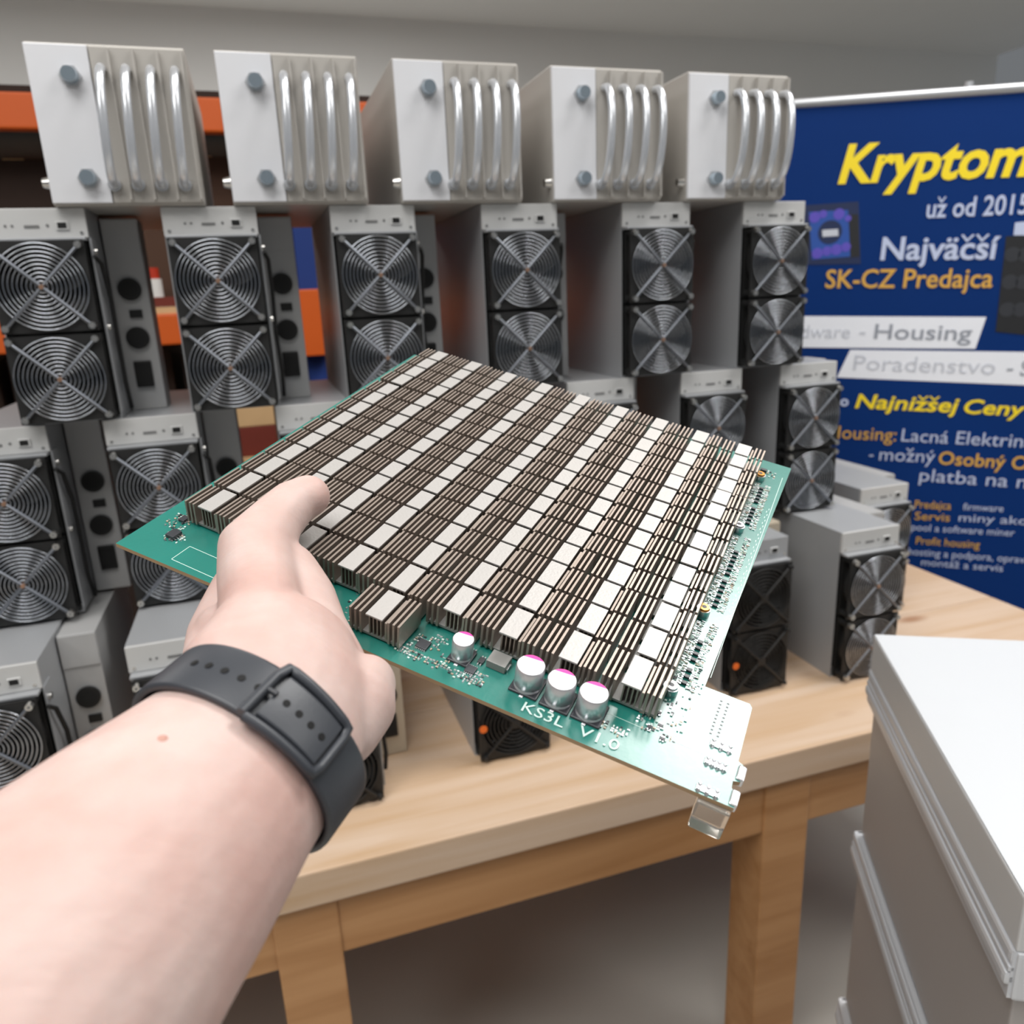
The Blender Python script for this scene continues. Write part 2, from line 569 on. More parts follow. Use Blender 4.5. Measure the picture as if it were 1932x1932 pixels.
def miner(chrome=True, body='case', psu='psu', back=.37):
    t = thing('mining_machine', '', 'machine')
    H = .288
    c = MB()
    m = M[body]
    c.box(-W2, -W2 + .0016, 0, .37, 0, H, m).box(W2 - .0016, W2, 0, .37, 0, H, m)
    c.box(-W2 + .0016, W2 - .0016, .0, .37, H - .0016, H, m).box(-W2 + .0016, W2 - .0016, 0, .37, 0, .0016, m)
    c.box(-W2 + .0016, W2 - .0016, .36, .37, .0016, H - .0016, M['black'])
    c.box(-W2 + .0016, W2 - .0016, .03, .033, .0016, .247, M['black'])
    c.build('case', t)
    # right hand side flange with screws
    fl = MB().box(W2, W2 + .002, -.004, .03, .01, .25, m)
    for z in (.232, .13):
        fl.cyl((W2 + .002, .006, z), 'x', .0045, .004, M['bolt'], 10)
    fl.build('side_flange', t)
    p = MB().bevbox(-W2, W2, -.006, .0, .250, H, M['panel'] if chrome else m, .001)
    p.build('control_panel', t)
    p = [q for q in t.children if q.name.startswith('control_panel')][-1]
    MB().bevbox(.026, .042, -.0085, -.004, .260, .271, M['panel'], .001).box(.0285, .0395, -.0088, -.0083, .262, .2695, M['socket']).build('network_port', p)
    for x in (-.034, -.026):
        MB().cyl((x, -.006, .266), 'y', .0017, -.0008, M['print_grey'], 8).build('indicator', p)
    MB().box(-.012, .006, -.0068, -.0058, .263, .2665, M['print_grey']).build('slot', p)
    MB().cyl((.016, -.006, .266), 'y', .002, -.0008, M['print_grey'], 8).build('button', p)
    for x in (-.056, .056):
        MB().cyl((x, -.006, .256), 'y', .0022, -.0012, M['bolt'], 10).build('panel_screw', p)
    # bright folded lip under the panel
    MB().bevbox(-W2 + .002, W2 - .002, -.020, .0, .2455, .2495, M['case'], .001).build('panel_lip', t)
    for z in (.1865, .0635):
        fan(t, z, chrome)
    if not chrome:
        for z in (.066,):
            MB().cyl((-.0545, -.0335, z), 'y', .0065, -.001, M['orange_label'], 16).build('sticker', t)
    supply(t, M[psu], back)
    MB().tube([(W2 + .004, -.012, .225), (W2 + .009, .0, .215), (W2 + .010, .02, .17), (W2 + .008, .03, .11), (W2 + .010, .02, .05), (W2 + .009, .04, .01)], .0032, M['black'], 8).build('fan_cable', t)
    return t


proto = miner()
proto_black = miner(False, 'case', 'beige')
proto_short = miner(back=.15)
ROWS = [
    (1.009 + .288, 0.0, [(-.2665, 'c', 'silver twin-fan machine, leftmost in the upper fan row'), (-.0435, 'c', 'silver twin-fan machine, second from the left in the upper row'),
                 (.188, 'c', 'silver twin-fan machine, third from the left in the upper row'),
                 (.4215, 'c', 'silver twin-fan machine, third from the right in the upper row'), (.6655, 'c', 'silver twin-fan machine, second from the right in the upper row'),
                 (.8995, 'c', 'silver twin-fan machine at the right end of the upper row against the blue banner')]),
    (1.0085, 0.0, [(-.367, 'c', 'silver twin-fan machine cut by the left picture edge in the middle row'), (-.166, 'c', 'silver twin-fan machine in the middle row, just behind the left corner of the board'),
                 (.0755, 'c', 'silver machine of the middle row mostly covered by the left edge of the green board'), (.31, 'c', 'silver machine of the middle row fully behind the green board'),
                 (.56, 'c', 'silver machine in the middle row whose panel peeks over the top of the green board'), (.7815, 'c', 'silver machine in the middle row showing one fan behind the board\'s right part'),
                 (.994, 'c', 'silver twin-fan machine at the right end of the middle row')]),
    (TT, -.165, [(-.394, 'c', 'silver machine at the lower left corner of the picture, above the forearm'), (-.161, 'c', 'silver machine in the bottom row behind the hand and watch strap'),
                 (.0365, 'b', 'black-fanned machine in the bottom row right behind the wrist strap'), (.318, 'b', 'black-fanned machine with orange sticker under the front edge of the green board'),
                 (.56, 'c', 'silver machine of the bottom row hidden behind the green board'), (.8, 'b', 'black-fanned machine with orange sticker right of the board\'s notch'),
                 (1.0205, 'c', 'silver twin-fan machine standing on the table in front at the right, beside the white cabinet')]),
]
first = {'c': proto, 'b': proto_black, 's': proto_short}
used = set()
for z, y, items in ROWS:
    for x, k, lab in items:
        if z > .8:
            k = 's'
        o = first[k] if k not in used else copy_tree(first[k])
        used.add(k)
        yy = y + (-.035 if x == .0365 else .03 if x == .8 else 0)
        o.location = (x, yy, z + .0006)
        o['label'] = lab
        o['group'] = 'stacked twin-fan mining machines'
o = copy_tree(proto)
o.location = (1.265, .065, TT + .0006)
o['label'] = 'silver machine farthest back at the right, next to the blue banner'
o['group'] = 'stacked twin-fan mining machines'


# water cooled machines of the top row
def hydro():
    t = thing('water_cooled_machine', '', 'machine', group='water cooled machines on the top row')
    b = MB().bevbox(-.095, .095, 0, .38, 0, .195, M['hydro'], .002)
    b.build('case', t)
    MB().bevbox(-.0945, -.022, -.006, .0, .003, .192, M['hydro_white'], .001).build('front_plate', t)
    MB().bevbox(-.0205, .0945, -.004, .0, .003, .192, M['hydro'], .001).build('front_plate', t)
    MB().cyl((-.046, -.006, .033), 'y', .0105, -.016, M['blueglint'], 20, .009).cyl((-.046, -.006, .033), 'y', .0135, -.004, M['alu'], 6).build('water_fitting', t)
    MB().cyl((-.046, -.006, .155), 'y', .0105, -.016, M['blueglint'], 20, .009).cyl((-.046, -.006, .155), 'y', .0135, -.004, M['alu'], 6).build('water_fitting', t)
    MB().cyl((-.095, .012, .03), 'x', .0085, -.010, M['bolt'], 12, .006).build('side_knob', t)
    for k in range(4):
        x = -.012 + k * .0295
        pts = []
        for i in range(15):
            a = -PI / 2 + PI * i / 14
            pts.append((x + .004 * math.sin(a), -.006 - .036 * max(0, math.cos(a)) ** .7, .0 + .095 + .07 * math.sin(a)))
        MB().tube(pts, .0058, M['hose'], 12).build('hose', t)
        MB().cyl((x - .004, -.004, .025), 'y', .0085, -.006, M['alu'], 12).build('hose_clamp', t)
        MB().box(x + .0125, x + .0155, -.012, -.004, .006, .189, M['hydro']).build('divider', t)
    return t


hy = hydro()
HL = ['grey water-cooled machine at the left end of the top row', 'grey water-cooled machine, second from the left in the top row', 'grey water-cooled machine in the middle of the top row',
      'grey water-cooled machine, second from the right in the top row', 'grey water-cooled machine at the right end of the top row by the banner']
for i, x in enumerate((-.141, .086, .327, .570, .808)):
    o = hy if i == 0 else copy_tree(hy)
    o.location = (x, -.018, 1.5865)
    o['label'] = HL[i]

# ------------------------------------------------------------------ blue banner
U = dirw((-3600 - CX, 560 - CX, FPX)).normalized() * -1
Vv = Vector((0, 0, 1))
Vv = (Vv - U * Vv.dot(U)).normalized()
BN = U.cross(Vv)                                          # faces the room
BO = seen(1720, 650, 2.06)
if BN.dot(CAMP - BO) < 0:
    BN = -BN
banner = thing('advertising_banner', 'large navy blue advertising banner with white and yellow lettering', 'banner')
banner.matrix_world = Matrix(((U.x, Vv.x, BN.x, BO.x), (U.y, Vv.y, BN.y, BO.y), (U.z, Vv.z, BN.z, BO.z), (0, 0, 0, 1)))


def bxy(px, py):
    q = dirw(((px - CX) / FPX, (py - CX) / FPX, 1.0))
    s = (BO - CAMP).dot(BN) / q.dot(BN)
    p = CAMP + q * s - BO
    return p.dot(U), p.dot(Vv)


BZ = -BO.z + 0.02
MB().box(-.60, .72, BZ, .60, -.004, 0, M['banner']).build('sheet', banner)
MB().cyl((-.61, .605, -.004), 'x', .012, 1.34, M['alu'], 14).build('top_rail', banner)
MB().bevbox(-.64, .74, BZ - .02, BZ + .05, -.05, .04, M['alu'], .01).build('base', banner)
MB().cyl((.05, BZ + .03, -.02), 'y', .01, .60 - BZ, M['alu'], 12).build('support_pole', banner)


def poly(pts, m, z, name='print_panel', th=.0006, **kw):
    q = [bxy(*p) if not kw.get('raw') else p for p in pts]
    b = MB()
    n = len(q)
    b.rings([[(x, y, z - th) for x, y in q], [(x, y, z) for x, y in q]], m, False, True)
    return b.build(name, banner)


def disc(px, py, r, m, z, n=20, sx=1.0):
    x, y = bxy(px, py)
    b = MB()
    b.rings([[(x + r * sx * math.cos(2 * PI * i / n), y + r * math.sin(2 * PI * i / n), zz) for i in range(n)] for zz in (z - .0006, z)], m, False, True)
    return b.build('print_panel', banner)


def text(body, x0, base, x1, y1, m, parent=banner, name='lettering', bold=.0, shear=0.0, z=.0012, mapf=bxy, cap=None):
    """Lettering from the left end of its baseline to the right end."""
    cu = bpy.data.curves.new(name, 'FONT')
    cu.body = body
    cu.offset = bold
    cu.shear = shear
    cu.resolution_u = 3
    cu.size = 1
    cu.extrude = .004
    carons = [i for i, ch in enumerate(body) if ch in 'čšž']
    plain = body.translate(str.maketrans('čšž', 'csz'))
    cu.body = plain
    tmp = link(name, cu, None)
    cu.materials.append(m)
    spots_ = []
    for i in carons:                                       # the built-in font has no small letters with a caron: drawn here
        ws = []
        for q in (plain[:i] + plain[i], plain[i]):
            cu.body = q
            bpy.context.view_layer.update()
            ws.append(tmp.dimensions.x)
        spots_.append((ws[0] - ws[1] / 2, .62 * shear))
    cu.body = plain
    bpy.context.view_layer.update()
    w = tmp.dimensions.x
    me = bpy.data.meshes.new_from_object(tmp.evaluated_get(bpy.context.evaluated_depsgraph_get()))
    if spots_:
        bm = bmesh.new()
        bm.from_mesh(me)
        for x, dx in spots_:
            for sg in (-1, 1):
                q = [(0, .60), (sg * .13, .75), (sg * .19, .72), (0, .50)]
                if sg < 0:
                    q = q[::-1]
                bm.faces.new([bm.verts.new((x + dx + a_, b_, .004)) for a_, b_ in q])
        bm.to_mesh(me)
        bm.free()
    bpy.data.objects.remove(tmp)
    bpy.data.curves.remove(cu)
    o = link(name, me, None)
    a, b2 = mapf(x0, base), mapf(x1, y1)
    L = math.hypot(b2[0] - a[0], b2[1] - a[1])
    ang = math.atan2(b2[1] - a[1], b2[0] - a[0])
    sx = L / w
    sy = sx
    if cap:
        c = mapf(x0, base - cap)
        sy = math.hypot(c[0] - a[0], c[1] - a[1]) / .70
    o.parent = parent
    o.location = (a[0], a[1], z)
    o.rotation_euler = (0, 0, ang)
    o.scale = (sx, sy, .1)
    return o


text('Kryptom', 1577, 345, 1936, 330, M['b_yellow'], bold=.03, shear=.2, cap=70)
text('už od 2015', 1745, 411, 1936, 403, M['b_soft'], bold=.015, cap=36)
text('Najväčší', 1657, 490, 1878, 488, M['b_soft'], bold=.02, cap=42)
text('SK-CZ Predajca', 1555, 543, 1870, 542, M['b_gold'], bold=.012, cap=34)
poly([(1430, 596), (1861, 598), (1840, 658), (1430, 655)], M['b_white'], .0008)
poly([(1604, 660), (2010, 665), (2010, 730), (1579, 712)], M['b_white'], .0008)
text('Hardware', 1452, 636, 1600, 638, M['b_pale'], cap=24)
text('-', 1619, 638, 1630, 638, M['b_pale'])
text('Housing', 1645, 639, 1828, 642, M['b_grey'], bold=.01, cap=28)
text('Poradenstvo', 1606, 697, 1872, 706, M['b_pale'], cap=28)
text('-', 1896, 707, 1908, 707, M['b_grey'])
text('Servis', 1922, 708, 2010, 712, M['b_grey'], bold=.01, cap=28)
text('o', 1584, 765, 1600, 766, M['b_soft'], bold=.03)
text('Najnižšej', 1610, 769, 1804, 778, M['b_yellow'], bold=.02, shear=.15, cap=26)
text('Ceny', 1813, 779, 1928, 785, M['b_yellow'], bold=.02, shear=.15, cap=26)
text('Housing:', 1560, 826, 1687, 832, M['b_gold'], cap=24)
text('Lacná Elektrina', 1697, 832, 1945, 845, M['b_soft'], cap=24)
text('-', 1638, 866, 1646, 866, M['b_soft'])
text('možný', 1656, 868, 1760, 873, M['b_soft'], cap=24)
text('Osobný O', 1768, 875, 1936, 886, M['b_gold'], bold=.012, cap=24)
text('platba na m', 1731, 907, 1946, 922, M['b_soft'], cap=24)
for (s, x0, y0, x1, m, c) in [('Predajca', 1724, 958, 1792, 'b_gold', 15), ('firmware', 1816, 962, 1892, 'b_soft', 13), ('Servis', 1724, 980, 1790, 'b_gold', 15), ('miny ako', 1806, 983, 1936, 'b_soft', 15),
                              ('pool a software miner', 1718, 1000, 1912, 'b_soft', 13), ('Profit housing', 1726, 1026, 1846, 'b_gold', 14), ('hosting a podpora, oprava', 1712, 1046, 1940, 'b_soft', 13),
                              ('montáž a servis', 1736, 1066, 1890, 'b_soft', 13)]:
    text(s, x0, y0, x1, y0 + (x1 - x0) * (.03 + (y0 - 900) * .0003), M[m], cap=c)
# printed picture of a purple lit machine
poly([(1512, 388), (1620, 380), (1624, 498), (1516, 500)], M['b_navy'], .0008)
poly([(1602, 405), (1619, 404), (1622, 484), (1605, 486)], M['b_black'], .0012)
poly([(1526, 400), (1600, 396), (1604, 484), (1532, 490)], M['b_blue'], .0011)
for px, py, r in [(1537, 410, .014), (1553, 404, .010), (1583, 404, .014), (1600, 412, .008), (1542, 478, .014), (1560, 474, .012), (1578, 471, .014), (1596, 466, .012)]:
    disc(px, py, r, M['b_purple'], .0015)
disc(1566, 438, .030, M['b_navy'], .0016)
poly([(1551, 434), (1581, 432), (1582, 445), (1552, 447)], M['b_pale'], .0019)
# printed dark machine at the right border
poly([(1898, 446), (2010, 440), (2010, 640), (1878, 626)], M['b_black'], .0009)
poly([(1915, 420), (2010, 410), (2010, 444), (1912, 444)], M['b_soft'], .0010)
for k in range(3):
    for j in range(4):
        disc(1910 + j * 26 - k * 5, 480 + k * 52, .018, M['ic'], .0013)

# ------------------------------------------------------------------ white topped cabinet at the lower right
cab = thing('equipment_cabinet', 'white-topped metal cabinet with aluminium rails at the lower right', 'cabinet', (.72, -.508, 0), math.radians(-29.4))
# local: corner at the origin, x to the right along the back edge, y negative towards the camera
CW, CD = .60, .46
MB().bevbox(.0, CW, -CD, 0, .9985, 1.0, M['white_metal'], .0005).build('top_plate', cab)
MB().bevbox(-.001, CW + .001, -CD - .001, .001, .9492, .9984, M['cap_metal'], .002).build('top_frame', cab)
for k, (z0, z1) in enumerate(((.70, .95), (.40, .65), (.10, .35))):
    MB().bevbox(.006, CW - .006, -CD + .006, -.006, z0, z1, M['alu_side'], .002).build('side_panel', cab)
for z in (.949, .695, .395):
    b = MB()
    # rails along the left side: two rounded beads with a groove between
    b.bevbox(-.0035, .004, -CD, 0, z - .014, z, M['rail_metal'], .004)
    b.bevbox(-.004, .004, -CD, 0, z - .020, z - .015, M['rail_metal'], .001)
    b.bevbox(-.006, .004, -CD, 0, z - .034, z - .021, M['rail_metal'], .004)
    b.box(-.002, .01, -CD, 0, z - .045, z, M['rail_metal'])
    b.build('rail', cab)
    MB().bevbox(0, CW, -.006, .003, z - .045, z, M['rail_metal'], .003).build('rail', cab)
    MB().bevbox(0, CW, -CD - .003, -CD + .006, z - .045, z, M['rail_metal'], .003).build('rail', cab)
for x in (.0, CW - .05):
    for y in (-CD, -.05):
        MB().bevbox(x, x + .05, y, y + .05, 0, .10, M['black'], .004).build('foot', cab)

# ------------------------------------------------------------------ the held circuit board
BU = Vector((0.7259498361785883, -0.63402244421718, -0.2664814732418637))
BV = Vector((0.6869688723586034, 0.6869166907276254, 0.23710594343068872))
BU.normalize()
BV = (BV - BU * BV.dot(BU)).normalized()
BW = BU.cross(BV)
BT = Vector((-0.08049052077686099, -0.8383404683133917, 1.3432887165142586))
board = thing('circuit_board', 'green circuit board covered with nine columns of metal heatsinks, held in the hand', 'circuit board')
board.matrix_world = Matrix(((BU.x, BV.x, BW.x, BT.x), (BU.y, BV.y, BW.y, BT.y), (BU.z, BV.z, BW.z, BT.z), (0, 0, 0, 1)))


def onb(u, v, h=0):
    return BT + BU * u * .001 + BV * v * .001 + BW * h * .001


mm = .001
outline = [(6.6, -3.8), (65.6, -2.3), (179, -.2), (251.5, 1.2), (300, 2.2), (309, 2.4), (312.3, 2.6), (312, 10), (309.5, 11), (309.3, 14.5), (312, 15.5), (311.5, 24), (309.3, 25), (308.8, 56), (307.5, 57.8), (287.6, 57.5), (291.7, 277.9), (4.6, 276.5)]
b = MB()
b.rings([[(u * mm, v * mm, -.0022) for u, v in outline], [(u * mm, v * mm, 0) for u, v in outline]], M['pcb_edge'], False, False)
b.add([(u * mm, v * mm, 0) for u, v in outline], [tuple(range(len(outline)))], M['pcb'])
b.add([(u * mm, v * mm, -.0022) for u, v in outline], [tuple(range(len(outline)))[::-1]], M['pcb'])
b.build('substrate', board)


def fin_box(b, x, t, y0, y1, z0, z1):
    b.box((x - t / 2) * mm, (x + t / 2) * mm, y0 * mm, y1 * mm, z0 * mm, z1 * mm, M['fin'])


FX = [-12.3, -9.7, -7.1, 5.4, 7.4, 9.9, 12.4]
ROWV = [36, 56.4, 75.9, 94.0] + [110.8 + 16.32 * i for i in range(10)]
LEN = [18.2, 18.2, 17.4, 15.6] + [14.3] * 10
cache = {}


def hs_mesh(ln):
    if ln in cache:
        return cache[ln]
    a = ln / 2
    base = MB().box(-12.7 * mm, 12.7 * mm, -(a - .9) * mm, (a - .9) * mm, 1.2 * mm, 2.4 * mm, M['choke'])
    base.box(-9 * mm, 9 * mm, -(a - 2) * mm, (a - 2) * mm, .0, 1.2 * mm, M['ic'])
    for x in (-2.9, -.9, 1.1, 3.0):                             # folded webs under the cover plate
        base.box((x - .3) * mm, (x + .3) * mm, (-a + .9) * mm, (a - .3) * mm, 2.2 * mm, 13.2 * mm, M['fin'])
    plate = MB().box(-4.25 * mm, 4.25 * mm, -a * mm, a * mm, 13.2 * mm, 14.0 * mm, M['plate']).mesh('cover_plate')
    fins = []
    for x in FX:
        f = MB()
        top = 14.0 if x != 5.4 else 12.0
        fin_box(f, 0, 1.05, -a + (.0 if x != 5.4 else 1.0), a, 1.5, top)
        fins.append(f.mesh('fin'))
    st = MB()
    for x in FX:
        top = 14.0 if x != 5.4 else 12.0
        fin_box(st, x, 1.05, -a + (.0 if x != 5.4 else 1.0), a, 1.5, top)
    cache[ln] = (base.mesh('heatsink'), plate, fins, st.mesh('fin_stack'))
    return cache[ln]


spots = []
for j, (v, ln) in enumerate(zip(ROWV, LEN)):
    for i in range(9):
        uu = 35.5 + 28.15 * i
        spots.append((uu + random.uniform(-.25, .25), v + random.uniform(-.12, .12) + (-1.0 * (i - 4) / 4 if j > 9 else 0), ln))
spots.append((149.6, 15.4, 18.3))
spots.sort(key=lambda s: (onb(s[0], s[1]) - CAMP).length)
for q, (u_, v_, ln) in enumerate(spots):
    base, plate, fins, st = hs_mesh(ln)
    h = link('heatsink', base, board, (u_ * mm, v_ * mm, random.uniform(-.15, .15) * mm), (0, random.uniform(-.012, .012), random.uniform(-.006, .006)))
    link('cover_plate', plate, h)
    if q < 42:
        for x, f in zip(FX, fins):
            link('fin', f, h, (x * mm, 0, 0), (0, random.uniform(-.012, .012), 0))
    else:
        link('fin_stack', st, h, kind='stuff')


# electrolytic capacitors with a pink polarity mark
def capacitor(u, v, r, h):
    c = MB()
    prof = [(0, r * 1.0), (.6, r), (.9, r * .94), (1.5, r * .94), (1.9, r), (h - .6, r), (h, r * .93)]
    c.rings([[(math.cos(2 * PI * i / 36) * q * mm, math.sin(2 * PI * i / 36) * q * mm, (z + 1.2) * mm) for i in range(36)] for z, q in prof], M['cap_side'], True, False)
    o = c.build('capacitor', board, (u * mm, v * mm, 0))
    MB().bevbox(-r * 1.06 * mm, r * 1.06 * mm, -r * 1.06 * mm, r * 1.06 * mm, 0, 1.25 * mm, M['ic'], .0006).build('socket_base', o)
    t = MB()
    ring = [(math.cos(2 * PI * i / 36) * r * .93, math.sin(2 * PI * i / 36) * r * .93) for i in range(36)]
    cut = r * .6
    a0 = Vector((-.12, .99)).normalized()
    white, pink = [], []
    for i in range(36):
        p, n_ = Vector(ring[i]), Vector(ring[(i + 1) % 36])
        dp, dn = p.dot(a0) - cut, n_.dot(a0) - cut
        (white if dp <= 0 else pink).append(p)
        if dp * dn < 0:
            x = p.lerp(n_, dp / (dp - dn))
            white.append(x)
            pink.append(x)
    t.add([(p.x * mm, p.y * mm, (h + 1.2) * mm) for p in white], [tuple(range(len(white)))], M['cap_top'])
    t.build('top', o)
    t = MB().add([(p.x * mm, p.y * mm, (h + 1.2) * mm) for p in pink], [tuple(range(len(pink)))], M['pink'])
    t.build('polarity_mark', o)
    for sgn in (-1, 1):
        MB().bevbox(-.9 * mm, .9 * mm, (sgn * r * 1.06 - 1.0) * mm, (sgn * r * 1.06 + 1.0) * mm, .0, .5 * mm, M['lead'], .0001).build('lead', o)


for (u_, v_, r, h) in [(187.8, 17.4, 4.8, 10), (219.8, 17.4, 6.2, 11.5), (234.2, 16.8, 6.2, 11.5), (248.2, 17.2, 6.2, 11.5)]:
    capacitor(u_, v_, r, h)


def chip(u, v, w, d, h, legs=0, rot=0, m='ic', name='chip', ll=1.2):
    c = MB().bevbox(-w / 2 * mm, w / 2 * mm, -d / 2 * mm, d / 2 * mm, .25 * mm, h * mm, M[m], .0002)
    o = c.build(name, board, (u * mm, v * mm, 0), )
    o.rotation_euler = (0, 0, rot)
    for k in range(legs):
        x = (-w / 2 + (k + .5) * w / legs)
        for s in (-1, 1):
            MB().box((x - .25) * mm, (x + .25) * mm, (s * d / 2 - (ll if s < 0 else 0)) * mm, (s * d / 2 + (ll if s > 0 else 0)) * mm, .0, .7 * mm, M['lead']).build('lead', o)
    return o


chip(25, 15.2, 6.0, 5.0, 2.2, 4, PI / 2 + .0)
chip(19.5, 27.5, 4.5, 3.6, 1.6, 4, PI / 2)
chip(169.8, 14.6, 5.4, 5.4, 1.3, 6, 0, ll=.6)
chip(194.8, 12.4, 4.6, 4.2, 1.2, 5, 0, ll=.6)
chip(190.8, 21.3, 2.6, 3.4, 1.2, 2, 0)
chip(196.4, 19.5, 2.6, 3.4, 1.2, 2, 0)
chip(284 - 8, 262, 4.0, 2.6, 2.0, 2, 0)
chip(203.8, 21.6, 9.0, 7.6, 4.2, 0, 0, 'choke', 'choke')
MB().bevbox(207.6 * mm, 209.0 * mm, 19.4 * mm, 23.6 * mm, 0, 1.6 * mm, M['lead'], .0002).build('lead', board)
for k in range(6):
    chip(267.5 + (k % 2) * 5 + k * 1.3, 35 - k * 3.1, 2.2, 1.6, 1.0, 2, .0, name='transistor', ll=.7)
# round spacers along the right border
for (u_, v_, m) in [(275.2, 251, 'brass'), (275, 186, 'lead'), (274.7, 104.3, 'brass'), (274.6, 46.2, 'lead')]:
    o = MB().cyl((0, 0, 0), 'z', 3.4 * mm, 3.6 * mm, M['lead'], 20).build('spacer', board, (u_ * mm, v_ * mm, 0))
    MB().cyl((0, 0, 3.6 * mm), 'z', 3.0 * mm, 1.0 * mm, M[m], 20, 2.6 * mm).cyl((0, 0, 4.6 * mm), 'z', 1.2 * mm, .1 * mm, M['ic'], 12).build('screw', o)
# small transistors beside the heatsinks, in groups between the spacers
for v0, n in ((54, 3), (70, 4), (113, 6), (142, 6), (196, 5), (222, 5)):
    for k in range(n):
        v_ = v0 + k * 4.3
        o = MB().bevbox(-1.3 * mm, 1.3 * mm, -1.0 * mm, 1.0 * mm, .3 * mm, 1.3 * mm, M['ic'], .0002).build('transistor', board, (278.9 * mm, v_ * mm, 0))
        l = MB()
        for dx, dy in ((-1.6, .7), (-1.6, -.7), (1.6, 0)):
            l.box((dx - .45) * mm, (dx + .45) * mm, (dy - .3) * mm, (dy + .3) * mm, 0, .5 * mm, M['lead'])
        l.build('lead', o)
# countless tiny surface parts: resistors, solder pads and silkscreen ticks
s = MB()


def tiny(u, v, w, d, m, h=.5):
    s.box((u - w / 2) * mm, (u + w / 2) * mm, (v - d / 2) * mm, (v + d / 2) * mm, 0, h * mm, m)


for k in range(560):
    v_ = 50 + 206 * (k / 560.0)
    if any(abs(v_ - q) < 5 for q in (46, 104.3, 186, 251)):
        continue
    for u_ in (272.2, 274.6, 276.4, 281.4, 283.2):
        if random.random() < .85:
            w = random.choice([.9, 1.3, 1.8])
            tiny(u_ + random.uniform(-.4, .4), v_ + random.uniform(-.15, .15), w, .26, random.choice([M['silk'], M['lead'], M['silk'], M['silk'], M['smd'], M['lead'], M['ic']]), random.choice([.06, .35, .5]))
for (u0, u1, v0, v1, n) in [(14, 24, 19, 33, 60), (20, 31, 10, 20, 40), (171, 178, 14, 24, 26), (160, 200, 5.5, 9.5, 120), (180, 186, 10, 14, 14), (195, 203, 6, 13, 40), (163, 168, 9, 20, 20), (266, 285, 20, 42, 90), (226 + 24, 268, 12, 16.5, 46), (280, 286, 45, 60, 18), (125, 137, 2, 30, 70), (270, 284, 256, 266, 40), (78, 86, 12, 24, 26)]:
    for k in range(n):
        u_, v_ = random.uniform(u0, u1), random.uniform(v0, v1)
        u_ = round(u_ / 1.5) * 1.5
        v_ = round(v_ / 1.3) * 1.3
        w, d = random.choice([(1.2, .6), (.6, 1.1), (1.0, .8)])
        tiny(u_, v_, w, d, random.choice([M['silk'], M['lead'], M['smd'], M['lead'], M['ic']]), random.choice([.1, .45, .6]))
for k in range(46):                                                # dashes of via rows beside the right border
    tiny(286.5 + (k % 2) * .9, 66 + k * 3.4, .35, 1.8, M['silk'], .04)
for k in range(10):
    tiny(296.0, 33 + k * 2.2, 1.0, .7, M['ic'], .08)
    tiny(299.0, 33 + k * 2.2, 1.0, .7, M['ic'], .08)
    tiny(297.5, 33 + k * 2.2, .7, .3, M['lead'], .08)
s.build('surface_components', board, kind='stuff')
# silkscreen outlines
for (u0, v0, u1, v1) in [(37, 1.2, 64, 13.3), (176, 3, 206, 28)][:1]:
    w = .28
    l = MB()
    for (a, b_, c_, d_) in ((u0, v0, u1, v0 + w), (u0, v1 - w, u1, v1), (u0, v0, u0 + w, v1), (u1 - w, v0, u1, v1)):
        l.box(a * mm, c_ * mm, b_ * mm, d_ * mm, 0, .03 * mm, M['silk'])
    l.build('printed_outline', board)
l = MB()
l.box(288.4 * mm, 288.7 * mm, 64 * mm, 262 * mm, 0, .03 * mm, M['silk'])
l.box(246 * mm, 300 * mm, 21.0 * mm, 21.2 * mm, 0, .03 * mm, M['silk'])
l.build('printed_outline', board)


def mapb(u, v):
    return u * mm, v * mm


text('KS3L', 222.2, 3.6, 240.6, 3.9, M['silk'], board, 'lettering', .0, 0, .00005, mapb, cap=-5.2)
text('V1.0', 247.6, 4.2, 264.8, 4.5, M['silk'], board, 'lettering', .0, 0, .00005, mapb, cap=-5.2)
# connectors and clamps on the tab
for (u_, v_, n) in [(301.5, 28.3, 3), (301.5, 18.4, 4), (301.5, 4.8, 3)]:
    o = MB().bevbox(-4.6 * mm, 4.6 * mm, -1.6 * mm, 1.6 * mm, 0, .6 * mm, M['lead'], .0003).build('terminal', board, (u_ * mm, v_ * mm, 0))
    for k in range(n):
        for s_ in (-1, 1):
            MB().cyl(((-3.4 + k * 6.8 / max(1, n - 1)) * mm, s_ * 1.3 * mm, 0), 'z', 1.15 * mm, 1.5 * mm, M['lead'], 10, .5 * mm).build('solder_joint', o)
for v0 in (3.2, 15.8):
    MB().bevbox(309.8 * mm, 313.2 * mm, v0 * mm, (v0 + 7.4) * mm, -3.5 * mm, .9 * mm, M['lead'], .0008).build('edge_clip', board)
MB().bevbox(299 * mm, 312 * mm, .5 * mm, 11 * mm, -19 * mm, -2.4 * mm, M['clear'], .001).build('connector_housing', board)

